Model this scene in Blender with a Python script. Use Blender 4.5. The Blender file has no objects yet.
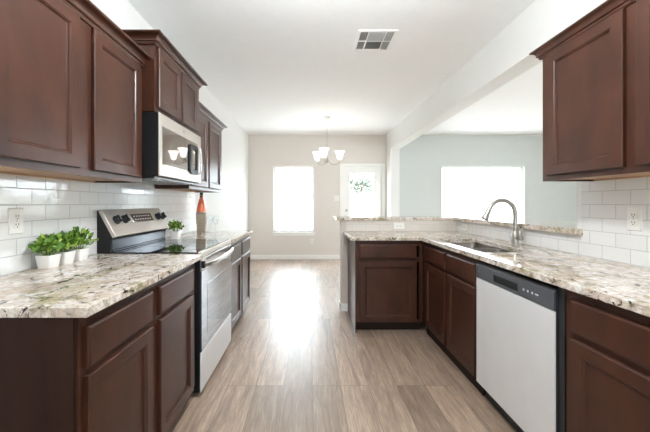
import bpy, bmesh, math, random
from mathutils import Vector, Matrix

random.seed(7)
SC = bpy.context.scene
COL = SC.collection
PI = math.pi

# ------------------------------------------------------------------ camera, sky, exposure
EYE = 1.23
FPX = 312.0
cam_data = bpy.data.cameras.new('camera')
cam_data.sensor_fit = 'HORIZONTAL'
cam_data.sensor_width = 36.0
cam_data.lens = 36.0 * FPX / 650.0
cam_data.shift_x = 14.5 / 650.0
cam_data.shift_y = -12.4 / 650.0
cam_data.clip_start = 0.02
cam = bpy.data.objects.new('camera', cam_data)
cam.location = (0, 0, EYE)
cam.rotation_euler = (PI / 2, 0, 0)
COL.objects.link(cam)
SC.camera = cam

world = bpy.data.worlds.new('overcast_sky')
SC.world = world
world.use_nodes = True
bgn = world.node_tree.nodes['Background']
bgn.inputs['Color'].default_value = (0.82, 0.925, 1.0, 1)
bgn.inputs['Strength'].default_value = 4.8

SC.view_settings.view_transform = 'Standard'
SC.view_settings.look = 'None'
SC.view_settings.gamma = 1.0
SC.view_settings.use_curve_mapping = False
SC.view_settings.exposure = 1.9
SC.cycles.max_bounces = 14
SC.cycles.diffuse_bounces = 8
SC.cycles.glossy_bounces = 6
SC.cycles.transmission_bounces = 8
SC.cycles.transparent_max_bounces = 16
SC.cycles.sample_clamp_indirect = 6.0
SC.cycles.caustics_reflective = False
SC.cycles.caustics_refractive = False


def portal(name, loc, rot, sx, sy):
    """daylight entering through a window: a sampling portal, emits nothing of its own"""
    l = bpy.data.lights.new(name, 'AREA')
    l.shape = 'RECTANGLE'
    l.size = sx
    l.size_y = sy
    l.cycles.is_portal = True
    o = bpy.data.objects.new(name, l)
    o.location = loc
    o.rotation_euler = rot
    COL.objects.link(o)
    return o


# room numbers (metres; x right, y into the picture, z up)
XL, XR, XR2 = -1.36, 1.67, 1.85      # left wall, kitchen face and living face of the right wall
YB, YF = -1.5, 6.88                  # wall behind the camera, far wall
W5 = (0.8, 3.0, 0.60, 2.05)         # unseen window added for daylight, living room side wall (y0, y1, z0, z1)
XLIV = 6.6                           # far side of the living room
ZC = 2.74
TOP = 0.914                          # counter height
SLAB = 0.882
W1 = (-0.815, 0.075, 0.60, 2.05)     # dining window
W2 = (2.90, 4.72, 0.60, 2.05)        # living room window
DOOR = (0.73, 1.56, 2.035)
W3 = (-0.2, 0.6, 0.95, 2.00)         # unseen window added behind the camera for more daylight
W4 = (3.0, 5.2, 0.06, 2.30)          # window added for fill daylight, living room wall behind the camera
portal('daylight_dining', (sum(W1[:2]) / 2, YF + .16, sum(W1[2:]) / 2), (-PI / 2, 0, 0), W1[1] - W1[0], W1[3] - W1[2])
portal('daylight_living', (sum(W2[:2]) / 2, YF + .16, sum(W2[2:]) / 2), (-PI / 2, 0, 0), W2[1] - W2[0], W2[3] - W2[2])
portal('daylight_door', (1.13, YF + .16, 1.08), (-PI / 2, 0, 0), .55, 1.66)
portal('fill_daylight_rear', (sum(W3[:2]) / 2, YB - .16, sum(W3[2:]) / 2), (PI / 2, 0, 0), W3[1] - W3[0], W3[3] - W3[2])
portal('fill_daylight_rear_living', (sum(W4[:2]) / 2, YB - .16, sum(W4[2:]) / 2), (PI / 2, 0, 0), W4[1] - W4[0], W4[3] - W4[2])


portal('fill_daylight_side_living', (XLIV + .16, sum(W5[:2]) / 2, sum(W5[2:]) / 2), (PI / 2, 0, PI / 2), W5[1] - W5[0], W5[3] - W5[2])


# ------------------------------------------------------------------ materials
def new_mat(name):
    m = bpy.data.materials.new(name)
    m.use_nodes = True
    nt = m.node_tree
    return m, nt, nt.nodes['Principled BSDF']


def setp(b, color=None, rough=None, metal=None, coat=None, spec=None, coat_rough=None):
    if color is not None:
        b.inputs['Base Color'].default_value = (*color, 1)
    if rough is not None:
        b.inputs['Roughness'].default_value = rough
    if metal is not None:
        b.inputs['Metallic'].default_value = metal
    if coat is not None:
        b.inputs['Coat Weight'].default_value = coat
    if coat_rough is not None:
        b.inputs['Coat Roughness'].default_value = coat_rough
    if spec is not None:
        b.inputs['Specular IOR Level'].default_value = spec


def N(nt, t, **kw):
    n = nt.nodes.new(t)
    for k, v in kw.items():
        setattr(n, k, v)
    return n


def ramp(nt, src, stops, interp='LINEAR'):
    r = N(nt, 'ShaderNodeValToRGB')
    r.color_ramp.interpolation = interp
    els = r.color_ramp.elements
    while len(els) > 1:
        els.remove(els[-1])
    els[0].position, els[0].color = stops[0][0], (*stops[0][1], 1)
    for p, c in stops[1:]:
        e = els.new(p)
        e.color = (*c, 1)
    nt.links.new(src, r.inputs[0])
    return r.outputs[0]


def mix(nt, fac, a, b, mode='MIX'):
    m = N(nt, 'ShaderNodeMix', data_type='RGBA', blend_type=mode)
    for sock, v in ((m.inputs[0], fac), (m.inputs[6], a), (m.inputs[7], b)):
        if hasattr(v, 'is_output'):
            nt.links.new(v, sock)
        elif isinstance(v, (int, float)):
            sock.default_value = v
        else:
            sock.default_value = (*v, 1)
    return m.outputs[2]


def noise(nt, vec, scale, detail=4, rough=.55, dist=0.0):
    n = N(nt, 'ShaderNodeTexNoise')
    n.inputs['Scale'].default_value = scale
    n.inputs['Detail'].default_value = detail
    n.inputs['Roughness'].default_value = rough
    n.inputs['Distortion'].default_value = dist
    nt.links.new(vec, n.inputs['Vector'])
    return n.outputs['Fac']


def mapped(nt, src, scale=(1, 1, 1), loc=(0, 0, 0), rot=(0, 0, 0)):
    m = N(nt, 'ShaderNodeMapping')
    m.inputs['Scale'].default_value = scale
    m.inputs['Location'].default_value = loc
    m.inputs['Rotation'].default_value = rot
    nt.links.new(src, m.inputs['Vector'])
    return m.outputs[0]


def bump(nt, b, h, strength=.2, dist=.01):
    n = N(nt, 'ShaderNodeBump')
    n.inputs['Strength'].default_value = strength
    n.inputs['Distance'].default_value = dist
    nt.links.new(h, n.inputs['Height'])
    nt.links.new(n.outputs[0], b.inputs['Normal'])


def plain(name, color, rough=.5, metal=0.0, coat=0.0, var=.06, scale=12, spec=.5, bmp=0.0, bscale=60):
    m, nt, b = new_mat(name)
    setp(b, color, rough, metal, coat, spec)
    g = N(nt, 'ShaderNodeNewGeometry')
    f = noise(nt, g.outputs['Position'], scale, 3)
    lo = tuple(c * (1 - var) for c in color)
    hi = tuple(min(1, c * (1 + var)) for c in color)
    nt.links.new(ramp(nt, f, [(.3, lo), (.7, hi)]), b.inputs['Base Color'])
    if bmp:
        bump(nt, b, noise(nt, g.outputs['Position'], bscale, 3), bmp, .004)
    return m


def wood_mat(name, dark, light, red, rough=.34, coat=.25, stretch=(3.2, 3.2, .45), spec=.4):
    m, nt, b = new_mat(name)
    setp(b, light, rough, 0, coat, spec, .18)
    g = N(nt, 'ShaderNodeNewGeometry')
    v = mapped(nt, g.outputs['Position'], stretch)
    grain = noise(nt, v, 4.0, 3, .5, .5)
    c1 = ramp(nt, grain, [(.25, dark), (.75, light)])
    blot = noise(nt, mapped(nt, g.outputs['Position'], (1.5, 1.5, 1.0)), 3.1, 4, .6, .5)
    fac = ramp(nt, blot, [(.38, (0, 0, 0)), (.72, (.75, .75, .75))])
    nt.links.new(mix(nt, fac, c1, red), b.inputs['Base Color'])
    return m


def granite_mat():
    m, nt, b = new_mat('speckled_cream_granite')
    setp(b, (.7, .65, .56), .05, 0, 0, .5)
    g = N(nt, 'ShaderNodeNewGeometry')
    p = g.outputs['Position']
    base = ramp(nt, noise(nt, p, 34, 6, .7, .6), [(.30, (.30, .23, .185)), (.44, (.58, .49, .42)), (.60, (.77, .70, .64))])
    tan = ramp(nt, noise(nt, mapped(nt, p, (1, .75, 1), rot=(0, 0, .5)), 8.5, 6, .66, .9), [(.47, (0, 0, 0)), (.63, (.8, .8, .8))])
    c = mix(nt, tan, base, (.42, .32, .225))
    olive = ramp(nt, noise(nt, mapped(nt, p, loc=(3.1, 1.7, 0)), 9, 5, .7, .6), [(.52, (0, 0, 0)), (.62, (.85, .85, .85))])
    c = mix(nt, olive, c, (.26, .215, .10))
    grey = ramp(nt, noise(nt, mapped(nt, p, loc=(7.7, 2.2, 5)), 17, 5, .7, .9), [(.56, (0, 0, 0)), (.64, (.5, .5, .5))])
    c = mix(nt, grey, c, (.42, .40, .38))
    white = ramp(nt, noise(nt, mapped(nt, p, loc=(1.7, 9.2, 3)), 14, 4, .6, .4), [(.57, (0, 0, 0)), (.66, (.8, .8, .8))])
    c = mix(nt, white, c, (.78, .76, .72))
    dk = ramp(nt, noise(nt, mapped(nt, p, (1, .55, 1), loc=(.4, 4.2, 1), rot=(0, 0, .6)), 22, 6, .74, 1.4), [(.565, (0, 0, 0)), (.61, (1, 1, 1))])
    c = mix(nt, dk, c, (.035, .032, .028))
    speck = ramp(nt, noise(nt, p, 130, 3, .6), [(.63, (0, 0, 0)), (.70, (.8, .8, .8))])
    c = mix(nt, speck, c, (.12, .10, .08))
    nt.links.new(c, b.inputs['Base Color'])
    return m


def tile_mat(name, axis, origin, tile=(.76, .755, .74), rough=.1, bw=.158, rh=.0775):
    m, nt, b = new_mat(name)
    setp(b, tile, rough, 0, 0, .5)
    g = N(nt, 'ShaderNodeNewGeometry')
    s = N(nt, 'ShaderNodeSeparateXYZ')
    nt.links.new(g.outputs['Position'], s.inputs[0])
    cb = N(nt, 'ShaderNodeCombineXYZ')
    nt.links.new(s.outputs[axis], cb.inputs[0])
    nt.links.new(s.outputs[2], cb.inputs[1])
    v = mapped(nt, cb.outputs[0], loc=(-origin, -TOP, 0))
    br = N(nt, 'ShaderNodeTexBrick')
    br.offset, br.offset_frequency = .5, 2
    br.inputs['Scale'].default_value = 1
    br.inputs['Mortar Size'].default_value = .0022
    br.inputs['Mortar Smooth'].default_value = .25
    br.inputs['Bias'].default_value = 0
    br.inputs['Brick Width'].default_value = bw
    br.inputs['Row Height'].default_value = rh
    br.inputs['Color1'].default_value = (*tile, 1)
    br.inputs['Color2'].default_value = (*[c * .95 for c in tile], 1)
    br.inputs['Mortar'].default_value = (.47, .47, .46, 1)
    nt.links.new(v, br.inputs['Vector'])
    nt.links.new(br.outputs['Color'], b.inputs['Base Color'])
    inv = N(nt, 'ShaderNodeMath', operation='SUBTRACT')
    inv.inputs[0].default_value = 1
    nt.links.new(br.outputs['Fac'], inv.inputs[1])
    wav = noise(nt, g.outputs['Position'], 16, 2)
    ad = N(nt, 'ShaderNodeMath', operation='MULTIPLY_ADD')
    nt.links.new(wav, ad.inputs[0])
    ad.inputs[1].default_value = 1.6
    nt.links.new(inv.outputs[0], ad.inputs[2])
    bump(nt, b, ad.outputs[0], .35, .002)
    rr = N(nt, 'ShaderNodeMath', operation='MULTIPLY_ADD')
    nt.links.new(br.outputs['Fac'], rr.inputs[0])
    rr.inputs[1].default_value = .6
    rr.inputs[2].default_value = rough
    nt.links.new(rr.outputs[0], b.inputs['Roughness'])
    return m


def floor_mat():
    m, nt, b = new_mat('grey_brown_wood_planks')
    setp(b, (.3, .23, .18), .3, 0, .9, .9, .5)
    g = N(nt, 'ShaderNodeNewGeometry')
    p = g.outputs['Position']
    s = N(nt, 'ShaderNodeSeparateXYZ')
    nt.links.new(p, s.inputs[0])
    cb = N(nt, 'ShaderNodeCombineXYZ')
    nt.links.new(s.outputs[1], cb.inputs[0])
    nt.links.new(s.outputs[0], cb.inputs[1])
    v = mapped(nt, cb.outputs[0], loc=(.33, .177, 0))
    br = N(nt, 'ShaderNodeTexBrick')
    br.offset, br.offset_frequency = .37, 3
    br.inputs['Scale'].default_value = 1
    br.inputs['Mortar Size'].default_value = .0017
    br.inputs['Mortar Smooth'].default_value = .4
    br.inputs['Bias'].default_value = 0
    br.inputs['Brick Width'].default_value = 1.22
    br.inputs['Row Height'].default_value = .19
    br.inputs['Color1'].default_value = (0, 0, 0, 1)
    br.inputs['Color2'].default_value = (1, 1, 1, 1)
    br.inputs['Mortar'].default_value = (.5, .5, .5, 1)
    nt.links.new(v, br.inputs['Vector'])
    # per-plank tone and per-plank grain offset
    tone = N(nt, 'ShaderNodeSeparateColor')
    nt.links.new(br.outputs['Color'], tone.inputs[0])
    off = N(nt, 'ShaderNodeVectorMath', operation='SCALE')
    off.inputs[0].default_value = (13.7, 5.1, 3.3)
    nt.links.new(tone.outputs[0], off.inputs['Scale'])
    addv = N(nt, 'ShaderNodeVectorMath', operation='ADD')
    nt.links.new(p, addv.inputs[0])
    nt.links.new(off.outputs[0], addv.inputs[1])
    gv = mapped(nt, addv.outputs[0], (5.0, .50, 1))
    grain = noise(nt, gv, 2.8, 6, .64, 1.6)
    c = ramp(nt, grain, [(.27, (.165, .105, .068)), (.43, (.36, .250, .175)), (.57, (.49, .360, .262)), (.73, (.65, .51, .395))])
    fine = noise(nt, mapped(nt, addv.outputs[0], (55, 2.2, 1)), 4, 5, .7)
    c = mix(nt, ramp(nt, fine, [(.42, (.55, .55, .55)), (.60, (0, 0, 0))]), c, (.15, .105, .08))
    tn = ramp(nt, tone.outputs[0], [(0, (.66, .64, .62)), (.5, (1, 1, 1)), (1, (1.22, 1.21, 1.20))])
    c = mix(nt, 1.0, c, tn, 'MULTIPLY')
    c = mix(nt, br.outputs['Fac'], c, (.07, .05, .04))
    nt.links.new(c, b.inputs['Base Color'])
    nt.links.new(ramp(nt, grain, [(.2, (.40, .40, .40)), (.8, (.28, .28, .28))]), b.inputs['Roughness'])
    hh = N(nt, 'ShaderNodeMath', operation='MULTIPLY_ADD')
    nt.links.new(br.outputs['Fac'], hh.inputs[0])
    hh.inputs[1].default_value = -1.5
    nt.links.new(fine, hh.inputs[2])
    bump(nt, b, hh.outputs[0], .16, .002)
    return m


def steel_mat(name, color=(.62, .60, .57), rough=.3, axis_scale=(2, 2, 160)):
    m, nt, b = new_mat(name)
    setp(b, color, rough, 1.0)
    g = N(nt, 'ShaderNodeNewGeometry')
    f = noise(nt, mapped(nt, g.outputs['Position'], axis_scale), 3, 3)
    nt.links.new(ramp(nt, f, [(.3, (rough * .85,) * 3), (.7, (rough * 1.2,) * 3)]), b.inputs['Roughness'])
    return m


def pane_mat(name, gloss=.06, tint=(1, 1, 1)):
    m = bpy.data.materials.new(name)
    m.use_nodes = True
    nt = m.node_tree
    nt.nodes.clear()
    out = N(nt, 'ShaderNodeOutputMaterial')
    t = N(nt, 'ShaderNodeBsdfTransparent')
    t.inputs[0].default_value = (*tint, 1)
    gl = N(nt, 'ShaderNodeBsdfGlossy')
    gl.inputs['Roughness'].default_value = .02
    fr = N(nt, 'ShaderNodeLayerWeight')
    pw = N(nt, 'ShaderNodeMath', operation='POWER')
    nt.links.new(fr.outputs['Facing'], pw.inputs[0])
    pw.inputs[1].default_value = 4.0
    mu = N(nt, 'ShaderNodeMath', operation='MULTIPLY_ADD')
    nt.links.new(pw.outputs[0], mu.inputs[0])
    mu.inputs[1].default_value = .6
    mu.inputs[2].default_value = gloss
    mu.use_clamp = True
    mx = N(nt, 'ShaderNodeMixShader')
    nt.links.new(mu.outputs[0], mx.inputs[0])
    nt.links.new(t.outputs[0], mx.inputs[1])
    nt.links.new(gl.outputs[0], mx.inputs[2])
    nt.links.new(mx.outputs[0], out.inputs[0])
    return m


def emit_mat(name, color, strength):
    m, nt, b = new_mat(name)
    setp(b, (.9, .9, .88), .4)
    b.inputs['Emission Color'].default_value = (*color, 1)
    b.inputs['Emission Strength'].default_value = strength
    return m


def leaf_mat(name, dark, mid, light, scale=40):
    m, nt, b = new_mat(name)
    setp(b, mid, .45)
    g = N(nt, 'ShaderNodeNewGeometry')
    r = g.outputs['Random Per Island']
    nt.links.new(ramp(nt, r, [(0, dark), (.5, mid), (1, light)]), b.inputs['Base Color'])
    return m


M = dict(
    paint=plain('warm_white_wall_paint', (.75, .745, .72), .6, var=.01, bmp=.08, bscale=150),
    beige=plain('pale_beige_wall_paint', (.70, .65, .60), .6, var=.01, bmp=.08, bscale=150),
    barpaint=plain('shade_darkened_beige_half_wall', (.56, .49, .43), .6, var=.01, bmp=.08, bscale=150),  # beige darkened to carry the half wall's shadow in its colour
    sage=plain('pale_sage_wall_paint', (.565, .59, .565), .6, var=.01, bmp=.08, bscale=150),
    ceil=plain('white_ceiling_paint', (.89, .895, .89), .75, var=.01, bmp=.35, bscale=70),
    trim=plain('white_trim_paint', (.85, .84, .81), .35, var=.01),
    floor=floor_mat(),
    wood=wood_mat('dark_cherry_wood', (.033, .0120, .0066), (.053, .0186, .0104), (.082, .0272, .0145), .32, .0, spec=.42),
    wood_end_shaded=wood_mat('shade_darkened_end_panel', (.020, .0086, .0060), (.036, .0155, .0108), (.031, .0130, .009), .5, 0, spec=.12),  # cabinet wood darkened so the end panel's shade is in the colour
    wood_raw=wood_mat('light_maple_cabinet_underside', (.42, .27, .16), (.55, .37, .23), (.48, .30, .18), .5, 0),
    toe=plain('black_brown_toe_kick', (.026, .015, .011), .6, spec=.2),
    granite=granite_mat(),
    tile_l=tile_mat('white_subway_tile_left', 1, 1.594),
    tile_r=tile_mat('white_subway_tile_right', 1, 1.858),
    tile_b=tile_mat('beige_square_tile', 0, .4, (.68, .62, .56), .2, .155, .0775),
    steel=steel_mat('brushed_stainless_steel', (.66, .63, .60), .28),
    strip=plain('smoked_steel_strip', (.06, .07, .085), .16, .3, var=0, spec=.4),
    sink_steel=steel_mat('satin_sink_steel', (.36, .33, .30), .38),
    steel_light=plain('pale_brushed_steel', (.52, .475, .425), .34, .6, var=.01),
    steel_v=plain('satin_stainless_panel', (.76, .76, .76), .42, .2, var=.015),
    steel_dark=steel_mat('dark_steel', (.22, .22, .23), .32),
    nickel=plain('brushed_nickel', (.40, .375, .34), .32, .75, var=.01),
    black=plain('black_enamel', (.010, .010, .011), .42, spec=.3),
    black_matte=plain('matte_black_plastic', (.02, .02, .021), .5),
    charcoal=plain('charcoal_plastic', (.075, .08, .088), .32),
    black_glass=plain('black_ceramic_glass', (.006, .006, .007), .03, var=0, coat=.3),
    oven_glass=plain('reflection_tinted_oven_glass', (.045, .058, .085), .05, var=0, coat=1.0, spec=.9),  # blue base colour stands in for the oven door's reflections
    mirror_glass=steel_mat('mirrored_microwave_glass', (.40, .37, .35), .03, (1, 1, 1)),
    ring=plain('grey_burner_marking', (.12, .12, .12), .2),
    plate=plain('white_outlet_plastic', (.80, .785, .74), .35, var=.01),
    slot=plain('dark_outlet_slot', (.03, .03, .03), .5),
    pane=pane_mat('clear_window_glass', .04),
    clear=pane_mat('clear_stemware_glass', .045, (.97, .98, .98)),
    pot=plain('white_ceramic_pot', (.84, .83, .81), .22, var=.01),
    soil=plain('dark_potting_soil', (.03, .022, .015), .9, bmp=.5),
    leaf=leaf_mat('mixed_green_leaves', (.035, .10, .012), (.12, .26, .025), (.34, .48, .07)),
    leaf_out=leaf_mat('garden_tree_leaves', (.085, .105, .075), (.14, .165, .125), (.20, .225, .18)),
    bark=plain('grey_bark', (.12, .09, .07), .8),
    orange=plain('coral_orange_bottle', (.75, .17, .075), .22, coat=.4),
    foil=plain('dark_bottle_foil', (.05, .035, .025), .35, metal=.5),
    gold=plain('gold_neck_band', (.55, .38, .14), .3, metal=1.0),
    chiller=steel_mat('champagne_metal', (.60, .54, .46), .3),
    shade=emit_mat('lit_frosted_glass_shade', (1, .96, .90), .7),
    dome=emit_mat('fill_lamp_glow_glass', (.90, .955, 1.0), 38.0),  # glow of the added overhead lamp, fill for the kitchen
    vent_grey=plain('grey_vent_louvre', (.42, .42, .40), .5),
    vent_dark=plain('shadowed_vent_throat', (.26, .26, .25), .7),
    concrete=plain('pale_patio_concrete', (.78, .77, .75), .8),
    fence=plain('pale_garden_fence', (.55, .53, .49), .7),
    screen=plain('dark_oven_display', (.10, .075, .065), .12),
    print_grey=plain('pale_grey_print', (.62, .64, .66), .4),
)


# ------------------------------------------------------------------ mesh helpers
class MB:
    """collects shapes in world coordinates and links them as ONE mesh object"""

    def __init__(self):
        self.bm = bmesh.new()

    def _bev(self, verts, w, seg=2):
        edges = {e for v in verts for e in v.link_edges}
        bmesh.ops.bevel(self.bm, geom=list(edges), offset=w, segments=seg, profile=.5, affect='EDGES')

    def box(self, x0, x1, y0, y1, z0, z1, bev=0.0, seg=2):
        x0, x1 = sorted((x0, x1)); y0, y1 = sorted((y0, y1)); z0, z1 = sorted((z0, z1))
        vs = [self.bm.verts.new((x, y, z)) for x in (x0, x1) for y in (y0, y1) for z in (z0, z1)]
        for f in ((0, 1, 3, 2), (4, 6, 7, 5), (0, 4, 5, 1), (2, 3, 7, 6), (0, 2, 6, 4), (1, 5, 7, 3)):
            self.bm.faces.new([vs[i] for i in f])
        if bev:
            self._bev(vs, min(bev, .45 * min(x1 - x0, y1 - y0, z1 - z0)), seg)
        return self

    def prism(self, pts, a0, a1, axis='y', bev=0.0):
        """2-D outline pushed along an axis. axis y: pts are (x,z); axis z: (x,y); axis x: (y,z)"""
        def P(p, a):
            return {'y': (p[0], a, p[1]), 'z': (p[0], p[1], a), 'x': (a, p[0], p[1])}[axis]
        A = [self.bm.verts.new(P(p, a0)) for p in pts]
        B = [self.bm.verts.new(P(p, a1)) for p in pts]
        n = len(pts)
        self.bm.faces.new(A); self.bm.faces.new(B)
        for i in range(n):
            j = (i + 1) % n
            self.bm.faces.new((A[i], A[j], B[j], B[i]))
        if bev:
            self._bev(A + B, bev)
        return self

    def loops(self, rings, close_first=True, close_last=True):
        R = [[self.bm.verts.new(p) for p in r] for r in rings]
        n = len(R[0])
        for a, b in zip(R, R[1:]):
            for i in range(n):
                j = (i + 1) % n
                self.bm.faces.new((a[i], a[j], b[j], b[i]))
        if close_first:
            self.bm.faces.new(R[0])
        if close_last:
            self.bm.faces.new(R[-1])
        return self

    def lathe(self, c, prof, n=24, axis=Vector((0, 0, 1)), close=(True, True)):
        axis = Vector(axis).normalized()
        a = axis.orthogonal().normalized(); b = axis.cross(a)
        c = Vector(c)
        rings = []
        for r, h in prof:
            r = max(r, 1e-5)
            rings.append([c + axis * h + (a * math.cos(t) + b * math.sin(t)) * r for t in [2 * PI * i / n for i in range(n)]])
        return self.loops(rings, *close)

    def cyl(self, p0, p1, r, n=16, bev=.0):
        p0, p1 = Vector(p0), Vector(p1)
        L = (p1 - p0).length
        e = min(bev, L * .4, r * .5)
        prof = [(r, 0), (r, L)] if not e else [(r - e, 0), (r, e), (r, L - e), (r - e, L)]
        return self.lathe(p0, prof, n, p1 - p0)

    def tube(self, pts, r, n=12):
        pts = [Vector(p) for p in pts]
        rs = r if isinstance(r, (list, tuple)) else [r] * len(pts)
        rings = []
        up = None
        for i, p in enumerate(pts):
            t = (pts[min(i + 1, len(pts) - 1)] - pts[max(i - 1, 0)]).normalized()
            if up is None:
                up = t.orthogonal().normalized()
            up = (up - t * up.dot(t)).normalized()
            s = t.cross(up)
            rings.append([p + (up * math.cos(a) + s * math.sin(a)) * rs[i] for a in [2 * PI * k / n for k in range(n)]])
        return self.loops(rings)

    def face_loops(self, F, u0, u1, z0, z1, prof):
        """a panel built up from rectangular rings (inset, depth) on a face frame F(u,z,d)"""
        rings = []
        for ins, d in prof:
            rings.append([F(u0 + ins, z0 + ins, d), F(u1 - ins, z0 + ins, d), F(u1 - ins, z1 - ins, d), F(u0 + ins, z1 - ins, d)])
        return self.loops(rings)

    def build(self, name, mat, thing=None, parent=None, smooth=False, bevel=None):
        bm = self.bm
        bmesh.ops.recalc_face_normals(bm, faces=bm.faces[:])
        off = Vector((0, 0, 0))
        if thing is not None:
            off = Vector(thing.location)
            bmesh.ops.translate(bm, verts=bm.verts[:], vec=-off)
        me = bpy.data.meshes.new(name)
        bm.to_mesh(me)
        bm.free()
        me.materials.append(mat)
        if smooth:
            for p in me.polygons:
                p.use_smooth = True
            me.set_sharp_from_angle(angle=math.radians(42))
        o = bpy.data.objects.new(name, me)
        COL.objects.link(o)
        par = parent if parent is not None else thing
        if par is not None:
            o.parent = par
        if bevel:
            md = o.modifiers.new('soft_edges', 'BEVEL')
            md.width = bevel
            md.segments = 2
            md.limit_method = 'ANGLE'
            md.angle_limit = math.radians(40)
        return o


def slab(mb, xs, ys, inside, z0, z1):
    """flat slab over the grid cells that are inside (x,y): L shapes and cut-outs in one mesh"""
    V = {}
    def v(i, j, z):
        k = (i, j, z)
        if k not in V:
            V[k] = mb.bm.verts.new((xs[i], ys[j], z))
        return V[k]
    nx, ny = len(xs) - 1, len(ys) - 1
    ins = lambda i, j: 0 <= i < nx and 0 <= j < ny and inside((xs[i] + xs[i + 1]) / 2, (ys[j] + ys[j + 1]) / 2)
    for i in range(nx):
        for j in range(ny):
            if not ins(i, j):
                continue
            for z in (z0, z1):
                mb.bm.faces.new((v(i, j, z), v(i + 1, j, z), v(i + 1, j + 1, z), v(i, j + 1, z)))
            for (di, dj, a, b) in ((-1, 0, (i, j), (i, j + 1)), (1, 0, (i + 1, j), (i + 1, j + 1)), (0, -1, (i, j), (i + 1, j)), (0, 1, (i, j + 1), (i + 1, j + 1))):
                if not ins(i + di, j + dj):
                    mb.bm.faces.new((v(*a, z0), v(*b, z0), v(*b, z1), v(*a, z1)))
    return mb


def thing(name, label, cat, loc=(0, 0, 0), group=None):
    o = bpy.data.objects.new(name, None)
    o.empty_display_size = .05
    o.location = loc
    COL.objects.link(o)
    o['label'] = label
    o['category'] = cat
    if group:
        o['group'] = group
    return o


def tag(o, label, cat, group=None):
    o['label'] = label
    o['category'] = cat
    if group:
        o['group'] = group
    return o


def struct(o, label=None, cat=None):
    o['kind'] = 'structure'
    if label:
        o['label'] = label
        o['category'] = cat
    return o


def facing(kind, plane):
    """face frames: u runs along the wall, d points out of the face"""
    return {'+x': lambda u, z, d: Vector((plane + d, u, z)),
            '-x': lambda u, z, d: Vector((plane - d, u, z)),
            '-y': lambda u, z, d: Vector((u, plane - d, z))}[kind]


DT = .020
def door_panel(F, u0, u1, z0, z1, name, t, fw=.058):
    mb = MB()
    mb.face_loops(F, u0, u1, z0, z1, [(0, .0006), (0, DT - .004), (.004, DT), (fw - .004, DT), (fw, DT - .004), (fw + .003, DT - .004), (fw + .006, DT - .011), (fw + .012, DT - .0125), (fw + .016, DT - .0125)])
    return mb.build(name, M['wood'], t)


def drawer_front(F, u0, u1, z0, z1, t, name='drawer'):
    mb = MB()
    mb.face_loops(F, u0, u1, z0, z1, [(0, .0006), (0, DT - .007), (.003, DT - .003), (.009, DT)])
    return mb.build(name, M['wood'], t)


def sweep(mb, path, prof, side):
    """moulding profile (out, z) carried along a plan path with mitred corners"""
    P = [Vector((p[0], p[1])) for p in path]
    nrm = []
    for a, b in zip(P, P[1:]):
        d = (b - a).normalized()
        nrm.append(Vector((d.y, -d.x)) * side)
    offs = []
    for i in range(len(P)):
        if i == 0:
            m = nrm[0]
        elif i == len(P) - 1:
            m = nrm[-1]
        else:
            m = nrm[i - 1] + nrm[i]
            m = m / m.length
            m = m / max(.2, m.dot(nrm[i]))
        offs.append(m)
    rings = [[(P[i].x + offs[i].x * o, P[i].y + offs[i].y * o, z) for o, z in prof] for i in range(len(P))]
    return mb.loops(rings)


def crown_profile(z0, z1, out=.065):
    h = z1 - z0
    pr = [(0, z0), (.010, z0), (.014, z0 + .12 * h), (.014, z0 + .26 * h), (.022, z0 + .30 * h)]
    for k in range(1, 6):                                  # cove
        a = k / 6 * PI / 2
        pr.append((.022 + (out - .030) * (1 - math.cos(a)), z0 + .30 * h + .48 * h * math.sin(a)))
    pr += [(out - .008, z0 + .80 * h), (out - .003, z0 + .84 * h), (out, z0 + .90 * h), (out, z1), (0, z1)]
    return pr


# ------------------------------------------------------------------ the setting
def wall_with_holes(name, x0, x1, z0, z1, y0, y1, holes, mat):
    xs = sorted({x0, x1, *[h[0] for h in holes], *[h[1] for h in holes]})
    zs = sorted({z0, z1, *[h[2] for h in holes], *[h[3] for h in holes]})
    mb = MB()
    slab(mb, xs, zs, lambda cx, cz: not any(h[0] < cx < h[1] and h[2] < cz < h[3] for h in holes), y0, y1)
    for v in mb.bm.verts:
        v.co = (v.co.x, v.co.z, v.co.y)
    return struct(mb.build(name, mat))


struct(MB().box(XL - .15, XLIV + .15, YB - .15, YF + .15, -.12, 0).build('floor', M['floor']))
struct(MB().box(XL - .15, XLIV + .15, YB - .15, YF + .15, ZC, ZC + .12).build('ceiling', M['ceil']))
struct(MB().box(XL - .15, XL, YB - .15, YF + .15, 0, ZC).build('wall_left', M['paint']))
DH = (DOOR[0] - .02, DOOR[1] + .02, 0.0, DOOR[2] + .02)
wall_with_holes('wall_far', XL, XR + .09, 0, ZC, YF, YF + .15, [W1, DH], M['beige'])
wall_with_holes('wall_far_living', XR + .09, XLIV, 0, ZC, YF, YF + .15, [W2], M['sage'])
mb = MB()
slab(mb, [YB - .15, W5[0], W5[1], YF + .15], [0, W5[2], W5[3], ZC], lambda y, z: not (W5[0] < y < W5[1] and W5[2] < z < W5[3]), XLIV, XLIV + .15)
for v in mb.bm.verts:
    v.co = (v.co.z, v.co.x, v.co.y)
struct(mb.build('wall_right_living', M['sage']))
w5 = MB()  # unseen side window, added to let in more light
for k in range(5):
    yy = W5[0] + .03 + (W5[1] - W5[0] - .06) * k / 4
    w5.box(XLIV + .06, XLIV + .12, yy - .03, yy + .03, W5[2], W5[3], .004)
w5.box(XLIV + .065, XLIV + .115, W5[0], W5[1], W5[2], W5[2] + .05, .004)
w5.box(XLIV + .065, XLIV + .115, W5[0], W5[1], W5[3] - .05, W5[3], .004)
w5 = struct(w5.build('added_window_5', M['trim']))
MB().box(XLIV + .087, XLIV + .093, W5[0], W5[1], W5[2], W5[3]).build('window_pane', M['pane'], None, w5)
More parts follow.
